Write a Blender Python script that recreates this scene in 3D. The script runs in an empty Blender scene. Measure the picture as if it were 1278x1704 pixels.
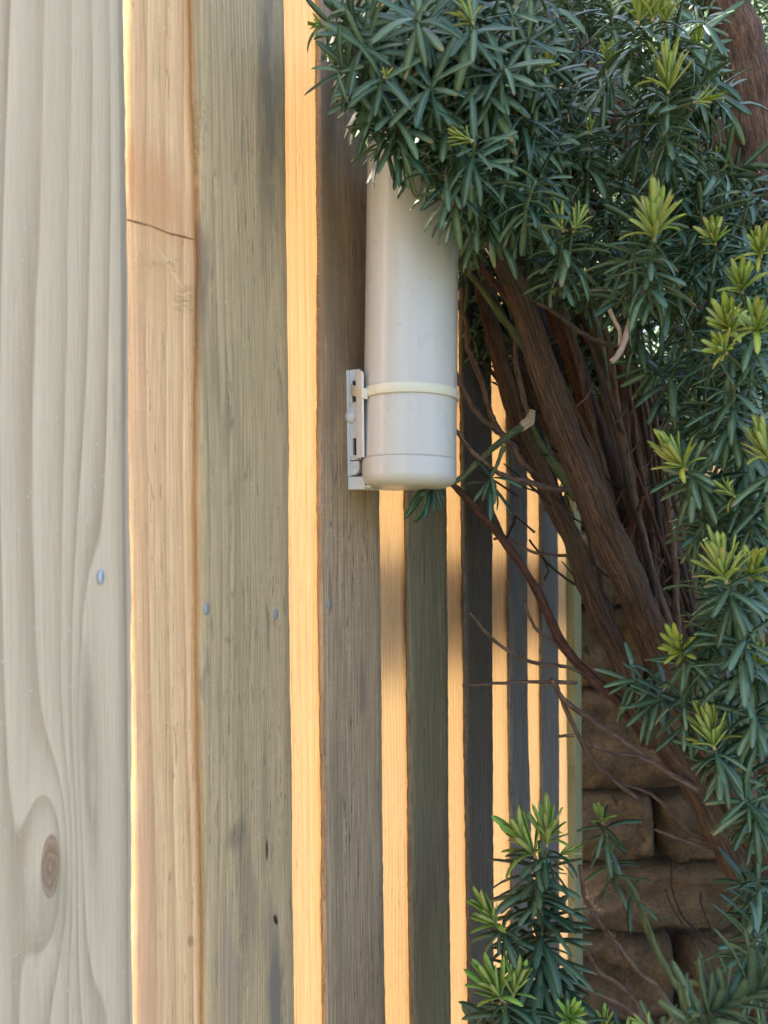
import bpy, math, random
import numpy as np
from mathutils import Vector, Matrix

random.seed(7); rng = np.random.default_rng(7)
S = bpy.context.scene
COL = S.collection

# ------------------------------------------------------------------ camera, light, exposure
F_PX, CX, CY = 1279.0, 639.0, 852.0          # focal length and centre in photograph pixels
CAM = Vector((0, 0, 1.2)); ROLL = 0.0105
RV = Vector((math.cos(ROLL), 0, -math.sin(ROLL))); UV_ = Vector((math.sin(ROLL), 0, math.cos(ROLL))); FV = Vector((0, 1, 0))
cd = bpy.data.cameras.new('camera'); cam = bpy.data.objects.new('camera', cd); COL.objects.link(cam)
cam.matrix_world = Matrix(((RV.x, UV_.x, -FV.x, CAM.x), (RV.y, UV_.y, -FV.y, CAM.y), (RV.z, UV_.z, -FV.z, CAM.z), (0, 0, 0, 1)))
cd.sensor_fit = 'HORIZONTAL'; cd.sensor_width = 36; cd.lens = 36 * F_PX / 1278
cd.clip_start = .02; cd.clip_end = 3000
cd.dof.use_dof = True; cd.dof.focus_distance = .72; cd.dof.aperture_fstop = 13
S.camera = cam

SUN_EL, SUN_DIR = math.radians(40), Vector((-1.0, 0.30, 0)).normalized()
W = bpy.data.worlds.new('World'); S.world = W; W.use_nodes = True
nt = W.node_tree; bg = nt.nodes['Background']
sky = nt.nodes.new('ShaderNodeTexSky'); sky.sky_type = 'NISHITA'; sky.sun_disc = False
sky.sun_elevation = SUN_EL; sky.sun_rotation = math.atan2(SUN_DIR.x, SUN_DIR.y)
sky.air_density = .75; sky.dust_density = 5.5; sky.ozone_density = .4
nt.links.new(sky.outputs[0], bg.inputs[0]); bg.inputs[1].default_value = .15
sd = bpy.data.lights.new('sun', 'SUN'); sd.energy = 5.0; sd.angle = math.radians(.5); sd.color = (1, .93, .82)
so = bpy.data.objects.new('sun', sd); COL.objects.link(so)
sv = Vector((SUN_DIR.x * math.cos(SUN_EL), SUN_DIR.y * math.cos(SUN_EL), math.sin(SUN_EL)))
so.rotation_euler = sv.to_track_quat('Z', 'Y').to_euler(); so.location = (-3, 0, 5)
S.view_settings.view_transform = 'Standard'; S.view_settings.look = 'None'
S.view_settings.gamma = 1; S.view_settings.use_curve_mapping = False
S.view_settings.exposure = 2.58
S.cycles.max_bounces = 10

# ------------------------------------------------------------------ geometry of the place
TH = math.atan(701 / F_PX); D0 = .366        # fence runs at this angle to the view; its face is D0 from the lens
U = Vector((math.sin(TH), math.cos(TH), 0)); N = Vector((-math.cos(TH), math.sin(TH), 0))
def ray(px, py): return RV * ((px - CX) / F_PX) + UV_ * (-(py - CY) / F_PX) + FV
def at(px, py, z): return CAM + ray(px, py) * z
def on_fence(px, py, d=0.0):                 # -> (s along the fence, height) on the plane d behind the fence's face
    r = ray(px, py); t = (D0 + d) / (N.x * r.x + N.y * r.y); p = CAM + r * t
    return U.x * p.x + U.y * p.y, p.z
def fence_depth(px): return F_PX * D0 / (math.cos(TH) * (1340 - px))
def project(p):
    q = p - CAM; z = q.dot(FV); return CX + q.dot(RV) / z * F_PX, CY - q.dot(UV_) / z * F_PX, z

# ------------------------------------------------------------------ object helpers
def tag(o, label=None, cat=None, group=None, kind=None):
    if label: o['label'] = label
    if cat: o['category'] = cat
    if group: o['group'] = group
    if kind: o['kind'] = kind
    return o
def empty(name, loc=(0, 0, 0), rz=0):
    o = bpy.data.objects.new(name, None); COL.objects.link(o); o.location = loc; o.rotation_euler = (0, 0, rz); o.empty_display_size = .05
    return o
def mesh(name, V, Fs, mats, smooth=False, midx=None):
    me = bpy.data.meshes.new(name); me.from_pydata([tuple(map(float, v)) for v in V], [], [tuple(map(int, f)) for f in Fs])
    for m in (mats if isinstance(mats, (list, tuple)) else [mats]): me.materials.append(m)
    if smooth: me.shade_smooth()
    if midx is not None: me.polygons.foreach_set('material_index', np.asarray(midx, dtype=np.int32))
    me.update(); return me
def obj(name, me, parent=None, loc=None):
    o = bpy.data.objects.new(name, me); COL.objects.link(o)
    if parent: o.parent = parent
    if loc is not None: o.location = loc
    return o
def bevel(o, w, seg=2):
    m = o.modifiers.new('bevel', 'BEVEL'); m.width = w; m.segments = seg; m.limit_method = 'ANGLE'; return o
def box(x0, x1, y0, y1, z0, z1):
    V = [(x0, y0, z0), (x1, y0, z0), (x1, y1, z0), (x0, y1, z0), (x0, y0, z1), (x1, y0, z1), (x1, y1, z1), (x0, y1, z1)]
    return V, [(0, 3, 2, 1), (4, 5, 6, 7), (0, 1, 5, 4), (1, 2, 6, 5), (2, 3, 7, 6), (3, 0, 4, 7)]
def join(parts):
    V, Fs = [], []
    for v, f in parts:
        k = len(V); V += list(v); Fs += [tuple(i + k for i in q) for q in f]
    return V, Fs

# ------------------------------------------------------------------ material helpers
class NT:
    def __init__(s, name):
        s.m = bpy.data.materials.new(name); s.m.use_nodes = True; s.t = s.m.node_tree; s.n = s.t.nodes
        s.b = s.n['Principled BSDF']; s.out = s.n['Material Output']
        s.tc = s.n.new('ShaderNodeTexCoord')
    def lk(s, a, b): s.t.links.new(a, b)
    def _in(s, sock, v):
        if hasattr(v, 'links'): s.lk(v, sock)
        else: sock.default_value = v
    def math(s, op, a, b=None, c=None, clamp=False):
        n = s.n.new('ShaderNodeMath'); n.operation = op; n.use_clamp = clamp
        for i, v in enumerate((a, b, c)):
            if v is not None: s._in(n.inputs[i], v)
        return n.outputs[0]
    def sep(s, v):
        n = s.n.new('ShaderNodeSeparateXYZ'); s.lk(v, n.inputs[0]); return n.outputs
    def comb(s, x, y, z):
        n = s.n.new('ShaderNodeCombineXYZ')
        for i, v in enumerate((x, y, z)): s._in(n.inputs[i], v)
        return n.outputs[0]
    def scale(s, v, sc, off=(0, 0, 0)):
        n = s.n.new('ShaderNodeMapping'); s.lk(v, n.inputs[0]); n.inputs['Scale'].default_value = sc; n.inputs['Location'].default_value = off
        return n.outputs[0]
    def noise(s, v, scale=1, detail=2, rough=.5, dist=0):
        n = s.n.new('ShaderNodeTexNoise'); s.lk(v, n.inputs['Vector']); n.inputs['Scale'].default_value = scale
        n.inputs['Detail'].default_value = detail; n.inputs['Roughness'].default_value = rough; n.inputs['Distortion'].default_value = dist
        return n.outputs['Fac']
    def ramp(s, f, stops, interp='LINEAR'):
        n = s.n.new('ShaderNodeValToRGB'); s.lk(f, n.inputs[0]); r = n.color_ramp; r.interpolation = interp
        while len(r.elements) < len(stops): r.elements.new(.5)
        for e, (p, c) in zip(r.elements, stops):
            e.position = p; e.color = (c, c, c, 1) if isinstance(c, (int, float)) else (*c, 1)
        return n.outputs[0]
    def mix(s, f, a, b, mode='MIX'):
        n = s.n.new('ShaderNodeMix'); n.data_type = 'RGBA'; n.blend_type = mode
        s._in(n.inputs[0], f)
        for i, v in ((6, a), (7, b)): s._in(n.inputs[i], v if hasattr(v, 'links') else (*v, 1) if len(v) == 3 else v)
        return n.outputs[2]
    def bump(s, h, strength=.3, dist=.001):
        n = s.n.new('ShaderNodeBump'); s.lk(h, n.inputs['Height']); n.inputs['Strength'].default_value = strength; n.inputs['Distance'].default_value = dist
        s.lk(n.outputs[0], s.b.inputs['Normal']); return n.outputs[0]
    def set(s, **k):
        for a, v in k.items():
            s._in(s.b.inputs[a.replace('_', ' ')], (*v, 1) if isinstance(v, tuple) and len(v) == 3 else v)

def wood(name, light, dark, tint, f1=60, f2=0, x0=0, amp=.012, knots=(), bumps=(), stains=(), seed=0, fibre=.5, pits=.5, trans=0, tcol=(1, .6, .3), lowz=1.4, saw=0, bandmix=1.0):
    """Sawn softwood: growth-ring lines that run up the board and bend round knots, fibre, pits, stains."""
    m = NT(name); P = m.tc.outputs['Object']; x, y, z = m.sep(P)
    off = (seed * 3.7, seed * 1.3, seed * 7.1)
    warp = m.noise(m.scale(P, (5, 5, lowz), off), 1, 2.5, .5)
    warp2 = m.noise(m.scale(P, (40, 40, 5), off), 1, 2, .5)
    fld = m.math('SUBTRACT', x, x0)
    fld = m.math('ADD', fld, m.math('MULTIPLY', m.math('SUBTRACT', warp, .5), amp * 2))
    fld = m.math('ADD', fld, m.math('MULTIPLY', m.math('SUBTRACT', warp2, .5), amp * .12))
    def gauss(kx, kz, a, b, rot=0):
        dx = m.math('SUBTRACT', x, kx); dz = m.math('SUBTRACT', z, kz)
        if rot:
            c, s_ = math.cos(rot), math.sin(rot)
            dx, dz = m.math('ADD', m.math('MULTIPLY', dx, c), m.math('MULTIPLY', dz, s_)), m.math('SUBTRACT', m.math('MULTIPLY', dz, c), m.math('MULTIPLY', dx, s_))
        q = m.math('ADD', m.math('POWER', m.math('ABSOLUTE', m.math('DIVIDE', dx, a)), 2), m.math('POWER', m.math('ABSOLUTE', m.math('DIVIDE', dz, b)), 2))
        return m.math('POWER', 2.718, m.math('MULTIPLY', q, -1)), q
    core = None; wk = m.noise(m.scale(P, (150, 150, 60), off), 1, 3)
    for kx, kz, a, b, A in bumps:
        g, q = gauss(kx, kz, a, b); fld = m.math('ADD', fld, m.math('MULTIPLY', g, A))
    for kx, kz, a, b, A in knots:
        g, q = gauss(kx, kz, a * 2.6, b * 3.2)
        fld = m.math('ADD', fld, m.math('MULTIPLY', g, A))
        k2, q2 = gauss(kx, kz, a, b)
        e = m.math('ADD', k2, m.math('MULTIPLY', m.math('SUBTRACT', warp2, .5), .25))
        k = m.ramp(e, [(.24, 0), (.30, .75), (.55, 1)])
        core = k if core is None else m.math('MAXIMUM', core, k)
    ph = m.math('ADD', m.math('MULTIPLY', fld, f1), m.math('MULTIPLY', m.math('MULTIPLY', fld, m.math('ABSOLUTE', fld)), f2))
    fr = m.math('FRACT', ph)
    ring = m.ramp(fr, [(0, 0), (.12, .04), (.55, .35), (.86, .9), (.94, 1), (1, 0)])
    idx = m.noise(m.comb(m.math('MULTIPLY', m.math('FLOOR', ph), 1.37), seed * 1.0, 0), 3, 0)
    ring = m.math('MULTIPLY', ring, m.math('ADD', m.math('MULTIPLY', idx, 1.2), .25), clamp=True)
    ring = m.math('MULTIPLY', ring, bandmix, clamp=True)
    col = m.mix(ring, light, dark)
    patch = m.ramp(m.noise(m.scale(P, (14, 14, 2.2), off), 1, 3, .6), [(.38, 0), (.66, 1)])
    col = m.mix(m.math('MULTIPLY', patch, .65), col, tint)
    fib = m.noise(m.scale(P, (700, 700, 14), off), 1, 4, .65)
    fibd = m.ramp(fib, [(.3, 1 - fibre * .75), (.62, 1.0)])
    col = m.mix(1.0, col, fibd, 'MULTIPLY')
    pit = m.noise(m.scale(P, (420, 420, 55), off), 1, 2, .5, .3)
    pz = m.noise(m.scale(P, (60, 60, 6), off), 1, 2)
    pitm = m.math('MULTIPLY', m.ramp(pit, [(.63, 0), (.69, 1)]), m.math('MULTIPLY', m.ramp(pz, [(.42, 0), (.6, 1)]), pits))
    col = m.mix(m.math('MULTIPLY', pitm, .75), col, tuple(c * .28 for c in dark))
    sp = m.noise(m.scale(P, (500, 500, 260), off), 1, 1)
    spm = m.ramp(sp, [(.735, 0), (.76, 1)])
    col = m.mix(m.math('MULTIPLY', spm, .5), col, tuple(min(.8, c * 1.5) for c in light))
    if core is not None:
        kr = m.math('FRACT', m.math('ADD', m.math('MULTIPLY', m.math('POWER', q2, .5), 2.6), m.math('MULTIPLY', wk, 2.6)))
        col = m.mix(core, col, m.mix(kr, (.29, .165, .105), (.50, .32, .205)))
    wst = m.noise(m.scale(P, (90, 90, 30), off), 1, 4, .6)
    wbig = m.noise(m.scale(P, (75, 75, 14), off), 1, 5, .62, .6)
    for (kx, kz, a, b, rot, stg, c) in stains:
        g, q = gauss(kx, kz, a, b, rot)
        big = a > .0035
        e = m.math('ADD', g, m.math('MULTIPLY', m.math('SUBTRACT', wbig if big else wst, .5), 1.7 if big else .7))
        col = m.mix(m.math('MULTIPLY', m.ramp(e, [(.22, 0), (.85, 1)] if big else [(.25, 0), (.62, 1)]), stg), col, c)
    h = m.math('ADD', m.math('MULTIPLY', fib, .8), m.math('MULTIPLY', ring, -.5))
    h = m.math('SUBTRACT', h, m.math('MULTIPLY', pitm, 1.2))
    h = m.math('ADD', h, m.math('MULTIPLY', spm, .6))
    h = m.math('ADD', h, m.math('MULTIPLY', m.noise(m.scale(P, (160, 160, 60), off), 1, 3), .8))
    if saw:
        sw = m.noise(m.scale(P, (9, 9, 900), off), 1, 1)
        h = m.math('ADD', h, m.math('MULTIPLY', sw, saw))
        col = m.mix(m.math('MULTIPLY', m.ramp(sw, [(.35, 1), (.6, 0)]), .10 * saw), col, tuple(c * .5 for c in dark))
    nb = m.bump(h, .75, .0009)
    m.set(Base_Color=col, Roughness=.78)
    m.b.inputs['Specular IOR Level'].default_value = .25
    if trans:  # translucent layer imitates the glow of sun bounced between the board layers
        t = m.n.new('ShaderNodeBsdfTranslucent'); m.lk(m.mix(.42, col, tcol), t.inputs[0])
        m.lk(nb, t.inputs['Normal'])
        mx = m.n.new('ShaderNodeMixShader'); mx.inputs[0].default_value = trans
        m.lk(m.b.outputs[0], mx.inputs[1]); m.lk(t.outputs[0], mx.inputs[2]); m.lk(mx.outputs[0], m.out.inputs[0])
    return m.m

def simple(name, col, rough=.5, **k):
    m = NT(name); m.set(Base_Color=col, Roughness=rough)
    for a, v in k.items(): m.set(**{a: v})
    return m

# ------------------------------------------------------------------ ground
gm = NT('soil and grass'); P = gm.tc.outputs['Object']
g1 = gm.noise(P, 3, 6, .65); g2 = gm.noise(P, 90, 4, .6)
gm.set(Base_Color=gm.mix(gm.ramp(g1, [(.4, 0), (.6, 1)]), gm.mix(g2, (.07, .045, .03), (.16, .11, .07)), gm.mix(g2, (.03, .06, .015), (.09, .13, .04))), Roughness=.95)
gm.bump(gm.math('ADD', g1, g2), .8, .02)
n = 60; R_ = 900
gx = np.sign(np.linspace(-1, 1, n)) * np.abs(np.linspace(-1, 1, n)) ** 4 * R_
V = [(a, b, float(.02 * math.sin(a * 3 + b) * (abs(a) + abs(b) < 6))) for b in gx for a in gx]
Fs = [(j * n + i, j * n + i + 1, (j + 1) * n + i + 1, (j + 1) * n + i) for j in range(n - 1) for i in range(n - 1)]
tag(obj('ground', mesh('ground', V, Fs, gm.m, True)), kind='structure')

# ------------------------------------------------------------------ fence
FZ0, FZ1 = .06, 2.12
T_FRONT, GAP, T_BACK = .006, .003, .024
fence = empty('fence', (N.x * D0, N.y * D0, 0), math.pi / 2 - TH)
tag(fence, 'board on board timber fence of green grey slats over backing boards with an orange bounced sun glow put into the wood', 'fence')
def edge_line(pts, d):
    q = sorted((on_fence(px, py, d)[::-1] for px, py in pts))      # (height, s)
    zs = np.array([a for a, _ in q]); ss = np.array([b for _, b in q])
    k0 = (ss[1] - ss[0]) / (zs[1] - zs[0]); k1 = (ss[-1] - ss[-2]) / (zs[-1] - zs[-2])
    k0 = max(-.02, min(.02, k0)); k1 = max(-.02, min(.02, k1))
    def f(z):
        return np.where(z < zs[0], ss[0] + (z - zs[0]) * k0, np.where(z > zs[-1], ss[-1] + (z - zs[-1]) * k1, np.interp(z, zs, ss)))
    return f
def wob(z, a, fq, sd):
    r = np.random.default_rng(sd); o = 0
    for k in range(5): o = o + math.pow(.6, k) * np.sin(z * fq * (1.9 ** k) + r.uniform(0, 6.28))
    return o * a
def board(L, Rr, d, t, mat, sd, rough=.0004, name='board', bv=.0015, ledge_d=None, warp=.0006):
    fl = edge_line(L, d if ledge_d is None else ledge_d); fr = edge_line(Rr, d)
    nz = 300; z = np.linspace(FZ0, FZ1 + (sd % 3) * .006, nz); r = np.random.default_rng(sd)
    a = fl(z) + wob(z, .0006, 14, sd) + r.normal(0, rough, nz); b = fr(z) + wob(z, .0006, 12, sd + 50) + r.normal(0, rough, nz)
    s0 = float(np.mean(a)); o0 = Vector((s0, d, FZ0))
    cols = []                                          # cross-section, front first
    fr_ = [0, .12, .3, .5, .7, .88, 1]
    for q in fr_:
        xx = a + bv + (b - a - 2 * bv) * q
        cols.append((xx, d + wob(z + q * .3, warp, 7, sd + 9) * (1 if 0 < q < 1 else .4)))
    cols += [(b, np.full(nz, d + bv)), (b, np.full(nz, d + t)), (a, np.full(nz, d + t)), (a, np.full(nz, d + bv))]
    nc = len(cols); V = np.zeros((nz, nc, 3))
    for i, (xx, yy) in enumerate(cols): V[:, i, 0] = xx - o0.x; V[:, i, 1] = yy - o0.y; V[:, i, 2] = z - o0.z
    Fs = [(j * nc + i, j * nc + (i + 1) % nc, (j + 1) * nc + (i + 1) % nc, (j + 1) * nc + i) for j in range(nz - 1) for i in range(nc)]
    Fs += [tuple(range(nc))[::-1], tuple((nz - 1) * nc + i for i in range(nc))]
    o = obj(name, mesh(name, V.reshape(-1, 3), Fs, mat, True), fence, o0)
    m = o.data
    return o
def loc(px, py, o0x, d=0):                             # board-local (x, z) of a pixel
    s, z = on_fence(px, py, d); return s - o0x, z - FZ0

GL, GD, GT = (.69, .505, .295), (.40, .275, .15), (.49, .395, .225)
def crack(p, q, x0, d):
    a = loc(*p, x0, d); b = loc(*q, x0, d); dx, dz = b[0] - a[0], b[1] - a[1]
    return ((a[0] + b[0]) / 2, (a[1] + b[1]) / 2, .0009, math.hypot(dx, dz) * .60, -math.atan2(dx, dz), 1, (.08, .04, .02))
def s_of(px, py=852, d=0): return on_fence(px, py, d)[0]
def nail(b, px, py, r=.0035):
    s, z = on_fence(px, py); k = 14
    V = [(0, -.0006, 0)] + [(r * .62 * math.cos(i * 2 * math.pi / k), -.0004, r * 1.25 * math.sin(i * 2 * math.pi / k)) for i in range(k)] + [(r * .62 * math.cos(i * 2 * math.pi / k), .002, r * 1.25 * math.sin(i * 2 * math.pi / k)) for i in range(k)]
    Fs = [(0, 1 + i, 1 + (i + 1) % k) for i in range(k)] + [(1 + i, 1 + k + i, 1 + k + (i + 1) % k, 1 + (i + 1) % k) for i in range(k)]
    o = obj('nail', mesh('nail', V, Fs, nail_m, False), b)
    o.location = Vector((s, 0, z)) - b.location + Vector((0, -.0011, 0))
nail_m = simple('galvanised nail', (.50, .58, .72), .32, Metallic=.75).m

# front boards -------------------------------------------------
x1 = s_of(-107)
k1 = loc(88, 1440, x1); k1b = loc(150, 1240, x1)
w1 = wood('wide pale board wood', (.82, .65, .465), (.42, .305, .195), (.70, .55, .38), f1=62, f2=60, x0=.045, amp=.02, lowz=1.1,
          knots=[(k1[0], k1[1], .0055, .0155, -.036)], bumps=[(k1b[0], k1b[1] - .02, .012, .13, .030), (*loc(20, 700, x1), .02, .3, .012)], seed=1, fibre=.16, pits=.12,
          stains=[(k1b[0], k1b[1], .006, .075, 0, .45, (.33, .26, .19)), (*loc(100, 1490, x1), .014, .03, 0, .4, (.30, .25, .16)),
                  (*loc(205, 300, x1), .0022, .5, 0, .4, (.22, .21, .18))])
b1 = board([(-107, 0), (-107, 1704)], [(210, 0), (219, 1000), (225, 1704)], 0, T_FRONT, w1, 1, .0002, ledge_d=0)
x2 = s_of(325, d=T_FRONT)
w2 = wood('green grey board wood', GL, GD, GT, f1=70, f2=2300, x0=.004, amp=.022, seed=2, fibre=.45, pits=.55, saw=.5, bandmix=.75,
          knots=[(*loc(446, 1412, x2), .0016, .0085, .006), (*loc(462, 1527, x2), .002, .004, .005)],
          stains=[(*loc(458, 1640, x2), .012, .085, .1, .75, (.15, .14, .125)), (*loc(395, 1390, x2), .012, .012, .3, .6, (.18, .14, .10)),
                  (*loc(415, 1500, x2), .012, .06, 0, .45, (.20, .16, .12)), (*loc(446, 1412, x2), .0018, .009, 0, 1, (.03, .028, .025)),
                  (*loc(461, 1530, x2), .0022, .006, .5, 1, (.04, .035, .03)), (*loc(333, 450, x2), .011, .055, 0, .7, (.20, .15, .11)),
                  (*loc(350, 600, x2), .012, .06, .1, .4, (.22, .17, .11)), (*loc(450, 130, x2), .014, .12, 0, .7, (.17, .15, .12)),
                  (*loc(385, 1600, x2), .012, .06, .1, .5, (.36, .27, .21)), (*loc(445, 1330, x2), .008, .07, 0, .35, (.24, .22, .13)), (*loc(400, 1100, x2), .006, .25, 0, .4, (.30, .24, .14)), (*loc(340, 1500, x2), .005, .2, 0, .35, (.52, .46, .33)), (*loc(440, 300, x2), .010, .09, .05, .55, (.22, .17, .12)), (*loc(378, 720, x2), .0045, .03, 0, .4, (.27, .21, .13))])
b2 = board([(315, 0), (318, 150), (322, 260), (323, 380), (326, 450), (324, 520), (324, 850), (329, 1200), (334, 1704)], [(475, 0), (482, 850), (491, 1704)], 0, T_FRONT, w2, 2, .0002, ledge_d=T_FRONT)
x3 = s_of(527, d=T_FRONT)
w3 = wood('rough sawn board wood', (.59, .42, .265), (.29, .20, .125), (.48, .37, .245), bandmix=.7, f1=130, f2=900, x0=.0, amp=.008, seed=3, fibre=.75, pits=1, saw=1,
          stains=[(*loc(540, 420, x3), .03, .22, 0, .85, (.24, .17, .11)), (*loc(600, 1150, x3), .008, .03, 0, .6, (.20, .15, .12)), (*loc(546, 990, x3), .003, .02, 0, .6, (.19, .13, .12)),
                  (*loc(560, 1400, x3), .01, .2, 0, .5, (.25, .20, .14)), (*loc(565, 1600, x3), .0009, .006, 0, .9, (.2, .28, .06))])
b3 = board([(525, 0), (527, 850), (536, 1704)], [(622, 0), (632, 850), (642, 1704)], 0, T_FRONT, w3, 3, .0004, ledge_d=T_FRONT)
w4 = wood('shaded ribbed green board wood', (.29, .235, .15), (.17, .135, .085), (.23, .215, .135), bandmix=.6, f1=230, f2=0, amp=.010, seed=4, fibre=.8, pits=1, saw=.8)  # hedge shade put into the colour, darker than the near slats
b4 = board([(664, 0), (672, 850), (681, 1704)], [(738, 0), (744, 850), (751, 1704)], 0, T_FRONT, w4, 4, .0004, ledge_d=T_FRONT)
w5 = wood('hedge shaded board wood', (.19, .155, .12), (.11, .085, .065), (.15, .14, .12), f1=240, f2=300, amp=.010, seed=5, fibre=.9, pits=1, saw=.4)  # dark tone is the hedge canopy's shade painted into the wood
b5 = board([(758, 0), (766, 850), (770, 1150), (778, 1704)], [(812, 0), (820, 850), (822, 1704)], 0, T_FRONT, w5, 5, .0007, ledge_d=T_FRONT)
w6 = wood('shaded blue grey board wood', (.26, .24, .215), (.14, .128, .115), (.215, .21, .195), f1=260, f2=0, amp=.010, seed=6, fibre=.9, pits=1, saw=.3)  # canopy shade over the far slats painted into this colour too
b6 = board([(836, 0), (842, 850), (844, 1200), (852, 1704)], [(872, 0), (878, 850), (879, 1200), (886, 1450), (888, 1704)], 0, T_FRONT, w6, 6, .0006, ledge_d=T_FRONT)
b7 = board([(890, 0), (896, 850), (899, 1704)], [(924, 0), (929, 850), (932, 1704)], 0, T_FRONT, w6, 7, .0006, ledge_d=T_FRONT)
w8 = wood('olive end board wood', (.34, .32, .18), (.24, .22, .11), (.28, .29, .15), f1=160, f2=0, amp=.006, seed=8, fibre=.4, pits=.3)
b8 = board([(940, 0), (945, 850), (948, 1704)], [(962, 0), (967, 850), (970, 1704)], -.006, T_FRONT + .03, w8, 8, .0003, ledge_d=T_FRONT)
for i in range(3):                                     # the fence goes on beyond the left of the picture
    o = b2.copy(); COL.objects.link(o); o.location.x = x1 - .155 * (i + 1) - .003 * i
for b, px, py in ((b1, 166, 960), (b2, 342, 1013), (b2, 457, 1022), (b3, 546, 1005)): nail(b, px, py)

# backing boards -----------------------------------------------
DB = T_FRONT + GAP
OL, OD, OT = (.78, .585, .35), (.62, .41, .22), (.74, .52, .31)  # orange glow of bounced sunlight put into the wood colour
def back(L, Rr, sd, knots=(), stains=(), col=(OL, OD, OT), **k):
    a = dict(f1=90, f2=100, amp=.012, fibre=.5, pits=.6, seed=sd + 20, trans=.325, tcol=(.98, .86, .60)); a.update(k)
    return board(L, Rr, DB, T_BACK, wood('glow tinted backing board wood %d' % sd, *col, knots=knots, stains=stains, **a), sd + 30, .0002, ledge_d=DB)
xb = s_of(220, d=DB)
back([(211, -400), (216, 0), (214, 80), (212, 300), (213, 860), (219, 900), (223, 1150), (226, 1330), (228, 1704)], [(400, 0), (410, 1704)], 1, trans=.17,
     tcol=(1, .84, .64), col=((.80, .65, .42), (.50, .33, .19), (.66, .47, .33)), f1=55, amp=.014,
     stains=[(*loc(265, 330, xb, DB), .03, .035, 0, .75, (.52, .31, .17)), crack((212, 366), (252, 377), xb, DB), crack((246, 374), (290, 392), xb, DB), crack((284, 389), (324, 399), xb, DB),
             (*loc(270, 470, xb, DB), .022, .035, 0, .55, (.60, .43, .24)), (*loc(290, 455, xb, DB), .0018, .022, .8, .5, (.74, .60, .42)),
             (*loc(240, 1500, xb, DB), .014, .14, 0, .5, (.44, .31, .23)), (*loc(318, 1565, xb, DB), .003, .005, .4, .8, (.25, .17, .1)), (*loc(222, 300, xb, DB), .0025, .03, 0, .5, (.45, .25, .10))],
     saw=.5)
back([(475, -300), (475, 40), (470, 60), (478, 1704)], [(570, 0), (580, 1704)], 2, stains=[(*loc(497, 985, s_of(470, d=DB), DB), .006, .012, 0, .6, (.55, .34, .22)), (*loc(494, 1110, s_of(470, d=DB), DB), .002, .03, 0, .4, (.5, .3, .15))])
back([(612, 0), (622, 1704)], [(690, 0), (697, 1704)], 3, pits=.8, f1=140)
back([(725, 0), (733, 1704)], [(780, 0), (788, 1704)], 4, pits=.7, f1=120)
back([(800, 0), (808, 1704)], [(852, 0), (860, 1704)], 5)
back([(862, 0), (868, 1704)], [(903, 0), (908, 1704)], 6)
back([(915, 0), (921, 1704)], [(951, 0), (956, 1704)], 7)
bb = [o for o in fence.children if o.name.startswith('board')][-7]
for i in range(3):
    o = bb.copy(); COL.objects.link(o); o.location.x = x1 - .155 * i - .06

# rail behind
dr = DB + T_BACK + .004
rl = [on_fence(220, 900, dr), on_fence(220, 1190, dr), on_fence(937, 1045, dr), on_fence(937, 930, dr)]
k_t = (rl[3][1] - rl[0][1]) / (rl[3][0] - rl[0][0]); h_r = rl[0][1] - rl[1][1]
railw = wood('rail wood', (.30, .24, .16), (.2, .15, .09), (.26, .22, .15), seed=31)
s_m = on_fence(560, 900, dr)[0]
for s_a, s_b, k_h, k_o in ((-.6, s_m - .001, .38, .31), (s_m + .001, rl[3][0] + .05, .85, 0)):
    for dz in ((0, .66, -.72) if k_o == 0 else (.66, -.72)):
        za = rl[0][1] + (s_a - rl[0][0]) * k_t + dz - h_r * k_o; zb = rl[0][1] + (s_b - rl[0][0]) * k_t + dz - h_r * k_o; hh = h_r * k_h
        V = [(s_a, dr, za - hh), (s_b, dr, zb - hh), (s_b, dr + .038, zb - hh), (s_a, dr + .038, za - hh), (s_a, dr, za), (s_b, dr, zb), (s_b, dr + .038, zb), (s_a, dr + .038, za)]
        bevel(obj('rail', mesh('rail', V, box(0, 1, 0, 1, 0, 1)[1], railw), fence), .003)

# torn wood fibres along the sawn edges
spl_m = simple('torn wood fibre', (.55, .47, .33), .8).m
def fibres(name, items, parent):
    parts = []
    for (px, py, d, L, ang, dep) in items:
        s, z = on_fence(px, py, d); w = .00017
        dx, dz = math.cos(ang) * L, math.sin(ang) * L
        p = [(s, d - .0004, z), (s + dx * .5, d - .0004 - dep * .6, z + dz * .6), (s + dx, d - .0004 - dep, z + dz * .8)]
        V = []
        for i, q in enumerate(p):
            ww = w * (1 - i * .4); V += [(q[0] + ww, q[1], q[2]), (q[0] - ww, q[1] - ww, q[2] + ww), (q[0], q[1] + ww, q[2] - ww)]
        Fs = [(a + i, a + (i + 1) % 3, a + 3 + (i + 1) % 3, a + 3 + i) for a in (0, 3) for i in range(3)]
        parts.append((V, Fs))
    V, Fs = join(parts); return tag(obj(name, mesh(name, V, Fs, spl_m), parent), kind='stuff')
it = [(526 + random.uniform(0, 3), random.uniform(60, 800), 0, random.uniform(.001, .004), random.uniform(-1.2, 1.2), random.uniform(0, .002)) for _ in range(90)]
it += [(320 + random.uniform(-4, 22), random.uniform(150, 300), 0, random.uniform(.002, .007), random.uniform(-2.6, .5), random.uniform(0, .003)) for _ in range(45)]
it += [(random.uniform(285, 330), 500 + random.uniform(-25, 18), DB, random.uniform(.003, .011), random.uniform(-.4, .5), random.uniform(0, .004)) for _ in range(60)]
it += [(random.uniform(218, 300), 430 + (random.uniform(-8, 10)) + .4 * random.uniform(0, 60), DB, random.uniform(.002, .005), random.uniform(-1, 1), random.uniform(0, .002)) for _ in range(60)]
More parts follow.
